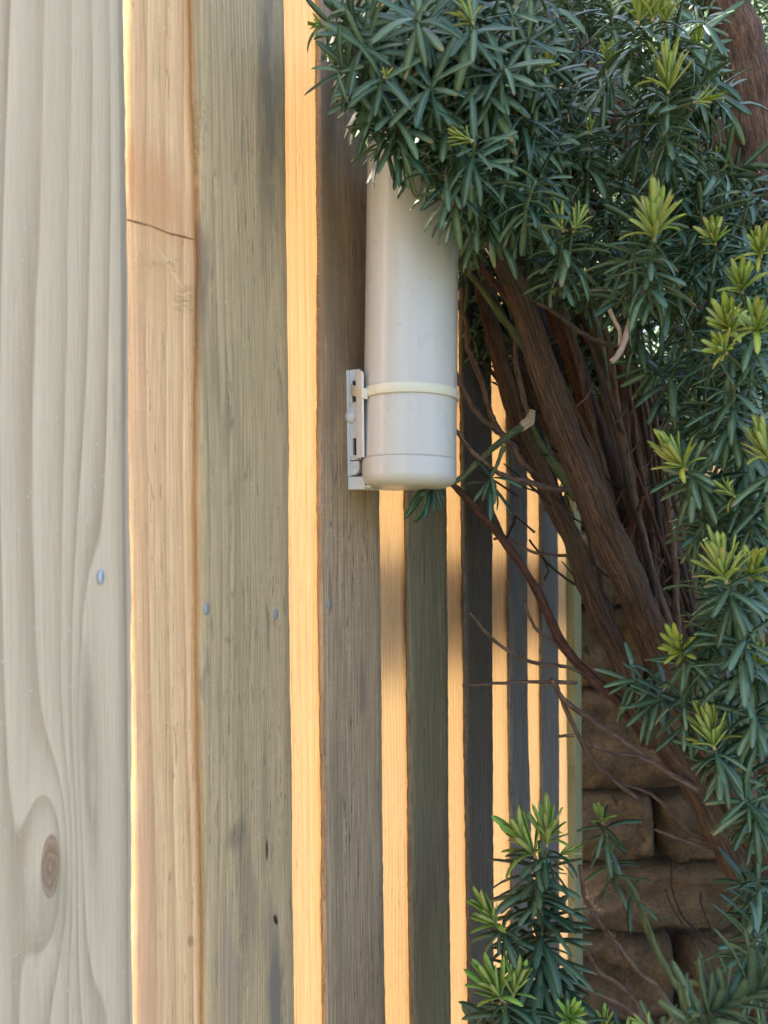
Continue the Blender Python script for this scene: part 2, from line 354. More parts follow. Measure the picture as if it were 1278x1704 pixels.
it += [(random.uniform(540, 625), random.uniform(860, 1680), 0, random.uniform(.001, .003), random.choice([-1, 1]) * random.uniform(.9, 1.6), .0004) for _ in range(120)]
it += [(random.uniform(768, 776), random.uniform(900, 1300), 0, random.uniform(.002, .008), -1.3, .001) for _ in range(12)]
it += [(random.uniform(222, 227), random.uniform(1190, 1400), DB, random.uniform(.001, .003), random.uniform(1.5, 4), .001) for _ in range(30)]
fibres('wood_fibres', it, fence)

# ------------------------------------------------------------------ white tube, its cap, bracket and cable tie
pm = NT('white plastic'); P = pm.tc.outputs['Object']
pn = pm.noise(P, 30, 4, .6)
pm.set(Base_Color=pm.mix(pn, (.62, .595, .56), (.66, .64, .605)), Roughness=pm.ramp(pm.noise(P, 60, 3), [(.3, .27), (.7, .31)]))
st_ = pm.noise(pm.scale(P, (220, 220, 7)), 1, 4, .6); sp_ = pm.noise(P, 650, 2)
pc = pm.mix(pm.ramp(st_, [(.55, 0), (.8, .30)]), pm.mix(pn, (.54, .525, .50), (.575, .56, .535)), (.42, .38, .31))
pm.set(Base_Color=pm.mix(pm.ramp(sp_, [(.72, 0), (.76, .45)]), pc, (.25, .21, .15)))
pm.bump(pm.noise(P, 900, 2), .05, .0004)
RT = .0415
def revolve(prof, k=72):
    V = [(r * math.cos(2 * math.pi * i / k), r * math.sin(2 * math.pi * i / k), z) for r, z in prof for i in range(k)]
    Fs = [(j * k + i, j * k + (i + 1) % k, (j + 1) * k + (i + 1) % k, (j + 1) * k + i) for j in range(len(prof) - 1) for i in range(k)]
    return V, Fs
tz = .683
pb = at(681, 800, tz); pt = at(688, 250, tz + .012)
tube = empty('white_tube', pb)
tag(tube, 'smooth white plastic tube with closed rounded bottom cap strapped upright to the fence', 'tube')
ax = (pt - pb).normalized(); tube.rotation_mode = 'QUATERNION'; tube.rotation_quaternion = ax.to_track_quat('Z', 'Y')
zc = .0185; LT = (at(688, 243, tz) - pb).length
V, Fs = revolve([(RT - .0025, zc - .002), (RT - .0006, zc + .0003), (RT, zc + .0009), (RT, zc + .0016), (RT, zc + .003), (RT, .1), (RT, LT - .02), (RT, LT), (RT - .003, LT + .001), (RT - .003, LT - .1)])
obj('tube_body', mesh('tube_body', V, Fs, pm.m, True), tube)
V, Fs = revolve([(RT - .003, zc), (RT - .0002, zc - .0001), (RT + .0004, zc - .0009), (RT + .0004, zc - .0016), (RT + .0004, zc - .003), (RT + .0004, .0045), (RT + .0004, .0030), (RT - .0004, .0005), (RT - .0022, -.0022), (RT - .0052, -.0046), (RT - .0095, -.0060), (RT - .016, -.0068), (0.0001, -.0072)])
obj('end_cap', mesh('end_cap', V, Fs, pm.m, True), tube)
# tie
tiem = simple('ivory nylon', (.70, .67, .54), .35).m
tie = empty('cable_tie', (0, 0, 0)); tie.rotation_mode = 'QUATERNION'; tie.rotation_quaternion = tube.rotation_quaternion
zt = (at(681, 646, tz - RT).z - pb.z)
tie.location = pb + ax * zt
tag(tie, 'ivory cable tie looped round the white tube above its bottom cap', 'cable tie')
h = .0044; V, Fs = revolve([(RT + .0003, -h), (RT + .0014, -h), (RT + .0018, -h + .0006), (RT + .0018, h - .0006), (RT + .0014, h), (RT + .0003, h), (RT + .0003, -h)], 96)
V = [(x, y, z + .0035 * (x * math.cos(2.6) + y * math.sin(2.6)) / RT * 0) for x, y, z in V]
obj('strap', mesh('strap', V, Fs, tiem, True), tie)
# bracket, in fence-local coordinates
brm = NT('white bracket plastic'); brm.set(Base_Color=(.72, .73, .75), Roughness=.4)
brm.bump(brm.noise(brm.tc.outputs['Object'], 500, 2), .06, .0004)
dkm = simple('slot shade', (.03, .03, .035), .7).m
br = empty('mounting_bracket', fence.location, fence.rotation_euler.z)
tag(br, 'small white slotted plastic bracket holding the tube against the fence board', 'bracket')
sb, zt_ = on_fence(575, 616); _, zb_ = on_fence(577, 815)
H = zt_ - zb_; sc = H / 199.0
zz = lambda py: zt_ - (py - 616) * sc
W_ = .040
def bb_(name, x0, x1, y0, y1, z0, z1, m=None, bv=.0006):
    V, Fs = box(x0, x1, y0, y1, z0, z1); return bevel(obj(name, mesh(name, V, Fs, m or brm.m), br), bv)
# back plate with two slots cut through its left cheek: built as strips round the slots
bb_('back_plate', sb, sb + W_, -.0035, -.0004, zz(793), zz(616))
for (a, b) in ((616, 634), (671, 729), (759, 766)): bb_('cheek', sb + .001, sb + .006, -.0145, -.0036, zz(b), zz(a), bv=.0005)
for (a, b) in ((636, 669), (731, 757)):
    bb_('slot', sb + .0035, sb + .006, -.0140, -.0037, zz(b + 1.5), zz(a - 1.5), dkm, .0001)  # dark block stands in for the shade inside the slot
    bb_('slot_rim', sb + .0004, sb + .0035, -.0065, -.0036, zz(b + 1.9), zz(a - 1.9), bv=.0003)
    for e in (a - 2.2, b + 2.2): bb_('slot_lip', sb - .0002, sb + .006, -.0150, -.0036, zz(e + 1.2), zz(e - 1.2), bv=.0004)
# outer flange, its top turned over to the wall
def zd(py, d): return on_fence(600, py, -d)[1]
def prism(name, pl, z0, z1, m, par, M=None):
    k = len(pl); V = [Vector((x, y, z0(-y))) for x, y in pl] + [Vector((x, y, z1(-y))) for x, y in pl]
    if M is not None: V = [M @ v for v in V]
    Fs = [tuple(range(k)), tuple(range(k, 2 * k))[::-1]] + [(i, k + i, k + (i + 1) % k, (i + 1) % k) for i in range(k)]
    return bevel(obj(name, mesh(name, V, Fs, m), par), .0005)
prism('flange', [(sb + .0005, -.0135), (.5868, -.0195), (.5760, -.0318), (.5745, -.0308), (.5853, -.0180), (sb + .0005, -.0108)], lambda d: zd(763, .02), lambda d: zd(617, .02) - max(0, d - .029) * 2, brm.m, br)
# the tie's tail, over the flange and into the upper slot
bpy.context.view_layer.update()
MI = tie.matrix_world.inverted() @ Matrix.Translation(br.location) @ Matrix.Rotation(br.rotation_euler.z, 4, 'Z')
prism('strap_tail', [(.5768, -.0350), (.5734, -.0312), (.5845, -.0170), (sb - .0030, -.0068), (sb + .0010, -.0060), (sb + .0006, -.0078), (.5856, -.0178), (.5748, -.0310), (.5778, -.0338)],
      lambda d: zd(662, d), lambda d: zd(644, d), tiem, tie, MI)
# round boss
V, Fs = [], []
for j in range(5):
    a = j / 4 * math.pi / 2
    for i in range(18): V.append((-.0042 * math.sin(a), .0062 * math.cos(a) * math.cos(i * math.pi / 9), .0062 * math.cos(a) * math.sin(i * math.pi / 9)))
Fs = [(j * 18 + i, j * 18 + (i + 1) % 18, (j + 1) * 18 + (i + 1) % 18, (j + 1) * 18 + i) for j in range(4) for i in range(18)]
obj('boss', mesh('boss', V, Fs, brm.m, True), br, (sb + .0012, -.0045, zz(694)))
# clip: ribbed quarter-round under the lower slot
prof = [(-.0036, zz(768)), (-.0135, zz(768)), (-.0135, zz(779)), (-.012, zz(785)), (-.009, zz(790)), (-.0036, zz(792))]
k = len(prof); V = [(sb, y, z) for y, z in prof] + [(sb + .006, y, z) for y, z in prof]
Fs = [tuple(range(k))[::-1], tuple(range(k, 2 * k))] + [(i, (i + 1) % k, k + (i + 1) % k, k + i) for i in range(k)]
bevel(obj('clip', mesh('clip', V, Fs, brm.m), br), .0005)
bb_('clip_rib', sb - .0012, sb, -.0062, -.0046, zz(789), zz(769), bv=.0003); bb_('clip_rib', sb - .0012, sb, -.0118, -.0066, zz(780), zz(777), bv=.0003)
bb_('foot_block', sb + .0008, sb + W_, -.0185, -.0004, zz(815), zz(793.6), bv=.0008)
bb_('foot_shelf', sb + .0188, sb + .055, -.064, -.0190, zz(815.6), zz(813), bv=.0008)
V, Fs = [], []
for j in range(7):
    a = -math.pi / 2 + j / 6 * math.pi
    for i in range(12): V.append((.0026 * math.cos(a) * math.cos(i * math.pi / 6), .004 * math.cos(a) * math.sin(i * math.pi / 6), .0018 * math.sin(a)))
Fs = [(j * 12 + i, j * 12 + (i + 1) % 12, (j + 1) * 12 + (i + 1) % 12, (j + 1) * 12 + i) for j in range(6) for i in range(12)]
obj('lug', mesh('lug', V, Fs, brm.m, True), br, (sb + .001, -.0225, zz(810)))

# ------------------------------------------------------------------ stone wall at the end of the fence
sm = NT('sandstone'); P = sm.tc.outputs['Object']
a1 = sm.noise(P, 13, 7, .7, .3); a2 = sm.noise(P, 130, 5, .7)
oi = sm.n.new('ShaderNodeObjectInfo')
c = sm.mix(sm.ramp(a1, [(.35, 0), (.65, 1)]), (.045, .030, .017), (.25, .145, .060))
c = sm.mix(sm.math('MULTIPLY', oi.outputs['Random'], .5), c, (.19, .12, .05))
c = sm.mix(sm.ramp(a2, [(.34, .6), (.50, 0)]), c, (.03, .022, .015))
sm.set(Base_Color=c, Roughness=.9); sm.bump(sm.math('ADD', sm.math('MULTIPLY', a1, 2), a2), 1, .012)
mo = simple('mortar', (.04, .03, .022), .95).m
wall = empty('stone_wall', (.2, 1.47, 0)); tag(wall, 'old rock faced brown stone wall behind the shrub stems at the end of the fence', 'wall')
YW = 1.47; zs_ = [at(1050, py, YW).z for py in (1704 + 130, 1704, 1555, 1440, 1320, 1148, 1010, 880, 770)]
zs_ = [0.0] + zs_
xl, xr = .34, 2.4
V, Fs = box(xl - .2, xr - .2, .045, .2, -.05, zs_[-1] - .01); obj('mortar', mesh('mortar', V, Fs, mo), wall)
jx = {4: [at(1095, 1380, YW).x], 3: [at(1240, 1500, YW).x], 5: [at(1165, 1250, YW).x], 2: [at(1130, 1600, YW).x], 6: [at(1080, 1080, YW).x], 7: [at(1180, 950, YW).x]}
for r_ in range(len(zs_) - 1):
    z0, z1 = zs_[r_], zs_[r_ + 1]
    xs = [xl - random.uniform(.02, .12)] + jx.get(r_, [xl + random.uniform(.12, .25)])
    while xs[-1] < xr: xs.append(xs[-1] + random.uniform(.2, .34))
    for a, b in zip(xs[:-1], xs[1:]):
        g = .0045; nx, nz = 23, 13; X = np.linspace(a + g, b - g, nx); Z = np.linspace(z0 + g, z1 - g, nz)
        r = np.random.default_rng(int(a * 1000) + r_); V = []
        ph = r.uniform(0, 6, 6)
        for j in range(nz):
            for i in range(nx):
                u_, v_ = i / (nx - 1) * 2 - 1, j / (nz - 1) * 2 - 1
                d_ = (1 - abs(u_) ** 10) * (1 - abs(v_) ** 8)
                y = -.030 * d_ - .009 * d_ * (math.sin(3 * u_ + ph[0]) + math.sin(4 * v_ + ph[1] + u_ * 2)) + r.normal(0, .0030) + .006 * d_ * (math.sin(9 * u_ + ph[2] + 3 * v_) * math.sin(6 * v_ + ph[3]))
                V.append((X[i] + r.normal(0, .003) * (abs(u_) < 1) + .009 * u_ * -abs(v_) ** 3, y + .012, Z[j] + r.normal(0, .002) * (abs(v_) < 1) - .007 * v_ * abs(u_) ** 3))
        Fs = [(j * nx + i, j * nx + i + 1, (j + 1) * nx + i + 1, (j + 1) * nx + i) for j in range(nz - 1) for i in range(nx - 1)]
        rim = [j for j in range(nx)] + [j * nx + nx - 1 for j in range(1, nz)] + [(nz - 1) * nx + i for i in range(nx - 2, -1, -1)] + [j * nx for j in range(nz - 2, 0, -1)]
        k0 = len(V); V += [(V[i][0], .05, V[i][2]) for i in rim]; m_ = len(rim)
        Fs += [(rim[(q + 1) % m_], rim[q], k0 + q, k0 + (q + 1) % m_) for q in range(m_)]
        cxm, czm = (a + b) / 2, (z0 + z1) / 2
        obj('stone', mesh('stone', [(v[0] - cxm, v[1], v[2] - czm) for v in V], Fs, sm.m, True), wall, (cxm - .2, 0, czm))

# ------------------------------------------------------------------ foliage
def leaf_mat(name, c0, c1, rough, trans, tc, under=False):
    m = NT(name); g = m.n.new('ShaderNodeNewGeometry'); oi = m.n.new('ShaderNodeObjectInfo')
    r = m.math('FRACT', m.math('ADD', g.outputs['Random Per Island'], m.math('MULTIPLY', oi.outputs['Random'], 3.3)))
    at_ = m.n.new('ShaderNodeUVMap'); u_, v_, _ = m.sep(at_.outputs[0])
    col = m.mix(r, c0, c1)
    mid = m.ramp(m.math('ABSOLUTE', m.math('SUBTRACT', v_, .5)), [(.0, 1), (.07, 0), (.40, 0), (.5, .5)])
    col = m.mix(m.math('MULTIPLY', mid, .30), col, tuple(min(1, a * 2.2) for a in c1))
    nn = m.noise(m.scale(m.tc.outputs['Object'], (260, 260, 260)), 1, 3, .6)
    col = m.mix(1, col, m.ramp(nn, [(.3, .75), (.7, 1.1)]), 'MULTIPLY')
    # few browned tips
    old = m.math('MULTIPLY', m.math('GREATER_THAN', r, .88), m.ramp(u_, [(.8, 0), (.97, 1)]))
    col = m.mix(m.math('MULTIPLY', old, .8), col, (.30, .19, .08))
    if c0[0] > .2: col = m.mix(m.math('MULTIPLY', m.ramp(u_, [(0, 1), (.5, 0)]), .40), col, (.16, .36, .06)); col = m.mix(m.math('MULTIPLY', m.math('GREATER_THAN', r, .82), m.math('MULTIPLY', m.ramp(u_, [(.5, 0), (1, 1)]), .5)), col, (.62, .42, .14))
    m.set(Base_Color=col, Roughness=rough); m.b.inputs['Specular IOR Level'].default_value = .6
    m.bump(nn, .25, .0006)
    t = m.n.new('ShaderNodeBsdfTranslucent'); t.inputs[0].default_value = (*tc, 1)
    mx = m.n.new('ShaderNodeMixShader'); mx.inputs[0].default_value = trans
    m.lk(m.b.outputs[0], mx.inputs[1]); m.lk(t.outputs[0], mx.inputs[2]); m.lk(mx.outputs[0], m.out.inputs[0])
    return m.m
L_TOP = leaf_mat('dark leaf', (.030, .090, .052), (.145, .240, .125), .30, .08, (.10, .25, .04))
L_UND = leaf_mat('leaf underside', (.07, .13, .07), (.11, .18, .085), .6, .08, (.10, .25, .04))
Y_TOP = leaf_mat('young leaf', (.52, .68, .10), (.74, .72, .16), .42, .35, (.50, .65, .10))
Y_UND = leaf_mat('young leaf underside', (.42, .56, .14), (.60, .62, .2), .55, .35, (.50, .65, .10))
Y2_TOP = leaf_mat('fresh green leaf', (.36, .68, .10), (.52, .78, .18), .45, .3, (.3, .6, .1))

def leaf_tpl(width, bend, twist=0.0, young=False, fold=.12):
    ts = [0, .07, .25, .5, .75, .92, 1.0]
    ws = [.30, .6, .92, 1, .95, .68, .10] if not young else [.40, .6, .85, 1.0, 1.0, .72, .15]
    V, uv = [], []
    ang = 0; x = z = 0; last = 0
    for t, w in zip(ts, ws):
        dt = t - last; last = t
        a = -bend * t; x += dt * math.cos(a); z += dt * math.sin(a)
        hw = width * w / 2; nx_, nz_ = -math.sin(a), math.cos(a); tw = twist * t
        cy, sy = math.cos(tw), math.sin(tw)
        f = hw * fold * 2
        for (yy, hh, vv) in ((-hw, f, 0), (0, -f * .15, .5), (hw, f, 1), (0, -f * .15 - width * .10, .5)):
            Y = yy * cy - hh * sy; Hh = yy * sy + hh * cy
            V.append((x + nx_ * Hh, Y, z + nz_ * Hh)); uv.append((t, vv))
    Fs, mi = [], []
    for j in range(len(ts) - 1):
        for i in range(4):
            Fs.append((j * 4 + i, j * 4 + (i + 1) % 4, (j + 1) * 4 + (i + 1) % 4, (j + 1) * 4 + i)); mi.append(0 if i < 2 else 1)
    # winding: make the upper faces point up
    Fs = [f[::-1] for f in Fs]
    Fs.append((len(ts) * 4 - 4, len(ts) * 4 - 3, len(ts) * 4 - 2, len(ts) * 4 - 1)); mi.append(0)
    return np.array(V), Fs, mi, np.array(uv)
TPL = [leaf_tpl(.158, b, tw) for b, tw in ((.15, .1), (.45, -.2), (.8, .25), (1.15, .1), (.35, .5), (.65, -.4))]
TPY = [leaf_tpl(.17, b, tw, True, .2) for b, tw in ((-.1, .1), (.3, -.2), (.7, .2), (1.3, .1))]
def tpl_mesh(name, t, mats):
    V, Fs, mi, uv = t; me = mesh(name, V, Fs, mats, True, mi)
    ul = me.uv_layers.new(name='UVMap'); ul.data.foreach_set('uv', uv[[l.vertex_index for l in me.loops]].ravel()); return me
ME_D = [tpl_mesh('leaf', t, [L_TOP, L_UND]) for t in TPL]
ME_Y = [tpl_mesh('young_leaf', t, [Y_TOP, Y_UND]) for t in TPY]
ME_G = [tpl_mesh('young_leaf', t, [Y2_TOP, Y_UND]) for t in TPY]

def grain_in(m):
    a = m.n.new('ShaderNodeAttribute'); a.attribute_name = 'grain'; return a.outputs['Vector']
bm_ = NT('bark'); P = grain_in(bm_)
n1 = bm_.noise(bm_.scale(P, (170, 170, 20)), 1, 5, .65, .25); n2 = bm_.noise(bm_.scale(P, (500, 500, 90)), 1, 4, .7)
oi = bm_.n.new('ShaderNodeObjectInfo')
c = bm_.mix(bm_.ramp(n1, [(.35, 0), (.65, 1)]), (.055, .030, .021), (.285, .160, .100))
c = bm_.mix(bm_.ramp(n2, [(.40, .65), (.55, 0)]), c, (.022, .013, .010))
c = bm_.mix(bm_.ramp(bm_.noise(P, 14, 3), [(.55, 0), (.75, .55)]), c, (.11, .095, .045))
bm_.set(Base_Color=c, Roughness=.85); bm_.bump(bm_.math('ADD', n1, n2), 1, .005)
BARK = bm_.m
def bark2(name, a, b, s=1):
    m = NT(name); P = grain_in(m); q = m.noise(m.scale(P, (350, 350, 50)), 1, 4, .7, .3)
    m.set(Base_Color=m.mix(m.ramp(q, [(.38, 0), (.6, 1)]), a, b), Roughness=.8); m.bump(q, .8, .0015); return m.m
RED = bark2('red bark', (.04, .016, .012), (.13, .055, .038))
GREEN = bark2('green bark', (.05, .065, .025), (.14, .17, .065))
TWIG = bark2('twig bark', (.06, .035, .027), (.20, .125, .09))
DARK = bark2('dark bark', (.018, .012, .010), (.055, .036, .028))
PALE = bark2('dead pale twig', (.36, .25, .21), (.55, .42, .36))
CUT = bark2('cut wood', (.50, .36, .24), (.68, .54, .40))
BUDM = bark2('bud scale', (.34, .26, .12), (.50, .42, .22))

def smooth_path(pts, rad, sub=5):
    P = [np.array(p) for p in pts]; n = len(P); out, rr = [], []
    for i in range(n - 1):
        p0 = P[max(i - 1, 0)]; p1 = P[i]; p2 = P[i + 1]; p3 = P[min(i + 2, n - 1)]
        for k in range(sub):
            t = k / sub
            out.append(.5 * ((2 * p1) + (-p0 + p2) * t + (2 * p0 - 5 * p1 + 4 * p2 - p3) * t * t + (-p0 + 3 * p1 - 3 * p2 + p3) * t ** 3)); rr.append(rad[i] * (1 - t) + rad[i + 1] * t)
    out.append(P[-1]); rr.append(rad[-1]); return out, rr
GR = []
def grain(me):
    a = me.attributes.new('grain', 'FLOAT_VECTOR', 'POINT'); a.data.foreach_set('vector', np.array(GR, dtype=np.float32).ravel()); return me
def tube_geo(pts, rad, k=8, sub=5, rough=.08, sd=0, jit=0):
    r = np.random.default_rng(sd); P, R2 = smooth_path(pts, rad, sub)
    if jit: P = [p + (r.normal(0, jit, 3) if 0 < i < len(P) - 1 else 0) for i, p in enumerate(P)]
    V = []; GR.clear(); run = 0; up = np.array([.3, 1, .2]); ph = r.uniform(0, 6, 4)
    for i, p in enumerate(P):
        run += float(np.linalg.norm(P[i] - P[i - 1])) if i else 0
        t = P[min(i + 1, len(P) - 1)] - P[max(i - 1, 0)]; t = t / (np.linalg.norm(t) + 1e-9)
        a = np.cross(t, up); a /= np.linalg.norm(a) + 1e-9; b = np.cross(t, a)
        for j in range(k):
            th = 2 * math.pi * j / k
            q = R2[i] * (1 + rough * (math.sin(2 * th + ph[0] + i * .23) + .7 * math.sin(3 * th + ph[1] - i * .17) + .8 * math.sin(i * .9 + ph[2])) + r.normal(0, rough * .45))
            V.append(p + q * (math.cos(th) * a + math.sin(th) * b)); GR.append((max(rad) * math.cos(th) + sd % 97, max(rad) * math.sin(th), run))
    m = len(P); Fs = [(i * k + j, (i + 1) * k + j, (i + 1) * k + (j + 1) % k, i * k + (j + 1) % k) for i in range(m - 1) for j in range(k)]
    Fs += [tuple(range(k)), tuple((m - 1) * k + j for j in range(k))[::-1]]
    return V, Fs
def limb(parent, name, pix, rad_px, z, mat, k=10, sub=6, rough=.07, label=None, jit=0, sd=None):
    """pix: (px, py) or (px, py, z); rad in photo pixels"""
    n = len(pix); zs = z if isinstance(z, (list, tuple)) else [z] * n
    if len(zs) == 2 and n != 2: zs = [zs[0] + (zs[1] - zs[0]) * i / (n - 1) for i in range(n)]
    rp = rad_px if isinstance(rad_px, (list, tuple)) else [rad_px] * n
    if len(rp) == 2 and n != 2: rp = [rp[0] + (rp[1] - rp[0]) * i / (n - 1) for i in range(n)]
    pts = [np.array(at(p[0], p[1], zz_)) for p, zz_ in zip(pix, zs)]; rad = [r * zz_ / F_PX for r, zz_ in zip(rp, zs)]
    base = np.array(parent.location); V, Fs = tube_geo([p - base for p in pts], rad, k, sub, rough, sd if sd is not None else int(pix[0][0] * 7 + pix[0][1]), jit)
    o = obj(name, grain(mesh(name, V, Fs, mat, True)), parent)
    if label: o['label'] = label
    return o

class Plant:
    def __init__(s, name, loc, label, cat):
        s.e = empty(name, loc); tag(s.e, label, cat); s.dark = []; s.young = []; s.bulk = []; s.shoots = []
    def leafM(s, p, d, adax, L):
        d = d.normalized(); z = adax - d * adax.dot(d)
        if z.length < 1e-4: z = Vector((0, 0, 1)) - d * d.z
        z.normalize(); y = z.cross(d)
        return Matrix(((d.x * L, y.x * L, z.x * L, p.x), (d.y * L, y.y * L, z.y * L, p.y), (d.z * L, y.z * L, z.z * L, p.z), (0, 0, 0, 1)))
    def sprig(s, p0, p1, nleaf, L, young=0, ysize=.7, ymat=0, r0=.0016, bulk=False, grav=.35, a_tip=50, a_base=95, bare=.1, ydir=None, mat=None, bend_up=0.0, rs=random):
        ax = (p1 - p0); ln = ax.length; ax.normalize()
        t1 = ax.orthogonal().normalized(); t2 = ax.cross(t1)
        midp = (p0 + p1) / 2 + t1 * ln * rs.uniform(-.06, .06) + t2 * ln * rs.uniform(-.06, .06)
        sh = dict(pts=[p0, midp, p1], r=r0, mat=mat, leaves=[], bulk=bulk); s.shoots.append(sh); si = len(s.shoots) - 1
        ph = rs.uniform(0, 6.28)
        for i in range(nleaf):
            f = bare + (1 - bare) * (i + .5) / nleaf; f = min(.995, f + rs.uniform(-.01, .01))
            p = (p0 * ((1 - f) ** 2) + midp * (2 * f * (1 - f)) + p1 * f * f) if False else (p0.lerp(midp, f * 2) if f < .5 else midp.lerp(p1, f * 2 - 1))
            th = ph + i * 2.39996 + rs.uniform(-.25, .25)
            q = f ** 2.2; ang = math.radians(a_base + (a_tip - a_base) * q + rs.uniform(-17, 17))
            rad = t1 * math.cos(th) + t2 * math.sin(th)
            d = ax * math.cos(ang) + rad * math.sin(ang); d.z -= grav * rs.uniform(.3, 1.2) * (1 - .45 * q)
            adax = ax + Vector((0, 0, .5))
            LL = L * rs.uniform(.66, 1.14) * (1 - .12 * q)
            s.dark.append((si, s.leafM(p + rad * r0 * .6, d, adax, LL), rs.randrange(len(TPL)), bulk))
        if young:
            yd = (ydir or ax).normalized(); b = p1 + yd * .0015
            t1 = yd.orthogonal().normalized(); t2 = yd.cross(t1)
            ysh = dict(pts=[b, b + yd * L * ysize * .22], r=.0015, mat=BUDM, bulk=bulk, ybud=True, parent=si); s.shoots.append(ysh); yi = len(s.shoots) - 1
            young = int(young * 1.5)
            for i in range(young):
                f = (i + .5) / young; th = i * 2.39996 + ph
                ang = math.radians(50 - 44 * f + rs.uniform(-7, 8)); rad = t1 * math.cos(th) + t2 * math.sin(th)
                d = yd * math.cos(ang) + rad * math.sin(ang)
                LL = L * ysize * rs.uniform(.72, 1.05) * (.75 + .25 * f)
                s.young.append((yi, s.leafM(b + yd * L * ysize * (.04 + .2 * f), d, yd, LL), rs.choice([0, 0, 1, 1, 2, 3] if f < .35 else [0, 0, 1]), bulk, ymat))
    def build(s, max_each=290):
        base = Vector(s.e.location); shift = Matrix.Translation(-base)
        def rank(lst):
            sc = []
            for i, it in enumerate(lst):
                c = it[1] @ Vector((.5, 0, 0)); px, py, z = project(c)
                inf = -20 < px < 1298 and -20 < py < 1724
                sc.append((it[3] or not inf, z, i))
            sc.sort(); return {i for _, (f, z, i) in zip(range(max_each), [q for q in sc if not q[0]])}
        kd, ky = rank(s.dark), rank(s.young)
        used = {s.dark[i][0] for i in kd} | {s.young[i][0] for i in ky}
        so_ = {}; bulkparts = {}
        def shoot_geo(sh):
            pts = [np.array(p - base) for p in sh['pts']]; r = sh['r']
            if sh.get('ybud'): rad = [r * 1.1, r * .5]
            else: rad = [r, r * .85, r * .6]
            return tube_geo(pts, rad, 6, 3, .1, len(so_))
        for i, sh in enumerate(s.shoots):
            if i in used and sh.get('parent') is not None: used.add(sh['parent'])
        for i, sh in enumerate(s.shoots):
            g = shoot_geo(sh)[:2]; mt = sh['mat'] or GREEN
            if i in used:
                o = obj('young_shoot' if sh.get('ybud') else 'shoot', grain(mesh('shoot', *g, mt, True)), s.e); so_[i] = o
            else: bulkparts.setdefault(mt.name, []).append(g)
        for nm, ps in bulkparts.items():
            V, Fs = join(ps); tag(obj('shoots', mesh('shoots', V, Fs, bpy.data.materials[nm], True), s.e), kind='stuff')
        for i in kd:
            it = s.dark[i]; o = obj('leaf', ME_D[it[2]], so_[it[0]]); o.matrix_local = shift @ it[1]
        for i in ky:
            it = s.young[i]; o = obj('young_leaf', (ME_G if it[4] else ME_Y)[it[2]], so_[it[0]]); o.matrix_local = shift @ it[1]
        def bulk(name, lst, keep, tpls, mats, sel=lambda it: True):
            VV, FF, MI, UU = [], [], [], []; k = 0
            for i, it in enumerate(lst):
                if i in keep or not sel(it): continue
                V, Fs, mi, uv = tpls[it[2]]; M = np.array(shift @ it[1]); v = V @ M[:3, :3].T + M[:3, 3]
                VV.append(v); FF += [tuple(a + k for a in f) for f in Fs]; MI += mi; UU.append(uv); k += len(V)
            if not VV: return
            me = mesh(name, np.concatenate(VV), FF, mats, True, MI); uv = np.concatenate(UU)
            ul = me.uv_layers.new(name='UVMap'); vi = np.zeros(len(me.loops), dtype=np.int32); me.loops.foreach_get('vertex_index', vi)
            ul.data.foreach_set('uv', uv[vi].ravel()); tag(obj(name, me, s.e), kind='stuff')
        bulk('foliage', s.dark, kd, TPL, [L_TOP, L_UND])
        bulk('young_foliage', s.young, ky, TPY, [Y_TOP, Y_UND], lambda it: it[4] == 0)
        bulk('young_foliage', s.young, ky, TPY, [Y2_TOP, Y_UND], lambda it: it[4] == 1)
    def sp(s, px, py, z, dx, dy, dz, n, L=.036, **k):
        """sprig given by its tip pixel, depth, and stem direction in photo pixels (length included) plus depth change"""
        s.sprig(at(px - dx, py - dy, z + dz), at(px, py, z), n, L, **k)
def inside(x, y, poly):
    c = False; j = len(poly) - 1
    for i in range(len(poly)):
        xi, yi = poly[i]; xj, yj = poly[j]
        if (yi > y) != (yj > y) and x < (xj - xi) * (y - yi) / (yj - yi) + xi: c = not c
        j = i
    return c
def pick(poly):
    x0, x1 = min(p[0] for p in poly), max(p[0] for p in poly); y0, y1 = min(p[1] for p in poly), max(p[1] for p in poly)
    while True:
        x, y = random.uniform(x0, x1), random.uniform(y0, y1)
        if inside(x, y, poly): return x, y

base_pt = at(1300, 1704, .95)
yew = Plant('yew_shrub', (base_pt.x, base_pt.y, 0), 'large multi stemmed yew shrub with brown trunks and yellow green shoot tips beside the fence', 'shrub')
E = yew.e
root = lambda z=.95: None
# trunks and branches (photo pixels)
limb(E, 'trunk', [(770, 300), (790, 350), (832, 430), (867, 500), (912, 636), (944, 726), (971, 794), (1007, 884), (1044, 957), (1066, 1011), (1090, 1065), (1140, 1150), (1200, 1260), (1260, 1400), (1310, 1600), (1330, 1900), (1330, 2400)],
     [10, 13, 17, 21, 23, 25, 27, 27, 28, 29, 31, 33, 35, 36, 40, 44, 48], [.70, .95], BARK, 14, 8, .055)
limb(E, 'trunk', [(800, 470), (822, 560), (849, 658), (867, 717), (894, 771), (921, 839), (953, 898), (971, 952), (994, 1011), (1017, 1061), (1044, 1124), (1075, 1190), (1110, 1240), (1150, 1290), (1185, 1350), (1222, 1420), (1260, 1500), (1300, 1700), (1310, 2350)],
     [12, 14, 16, 15, 15, 16, 17, 17, 18, 19, 20, 22, 24, 26, 28, 30, 33, 38, 44], [.86, .92], BARK, 14, 8, .055)
limb(E, 'branch', [(745, 800), (759, 812), (790, 845), (822, 880), (867, 939), (899, 993), (935, 1070), (980, 1124), (1026, 1165), (1058, 1207), (1085, 1240)], [5, 10], [.86, .92], RED, 9, 6, .09)
limb(E, 'branch', [(813, 830), (820, 856), (836, 895)], [4, 6], .88, DARK, 8)
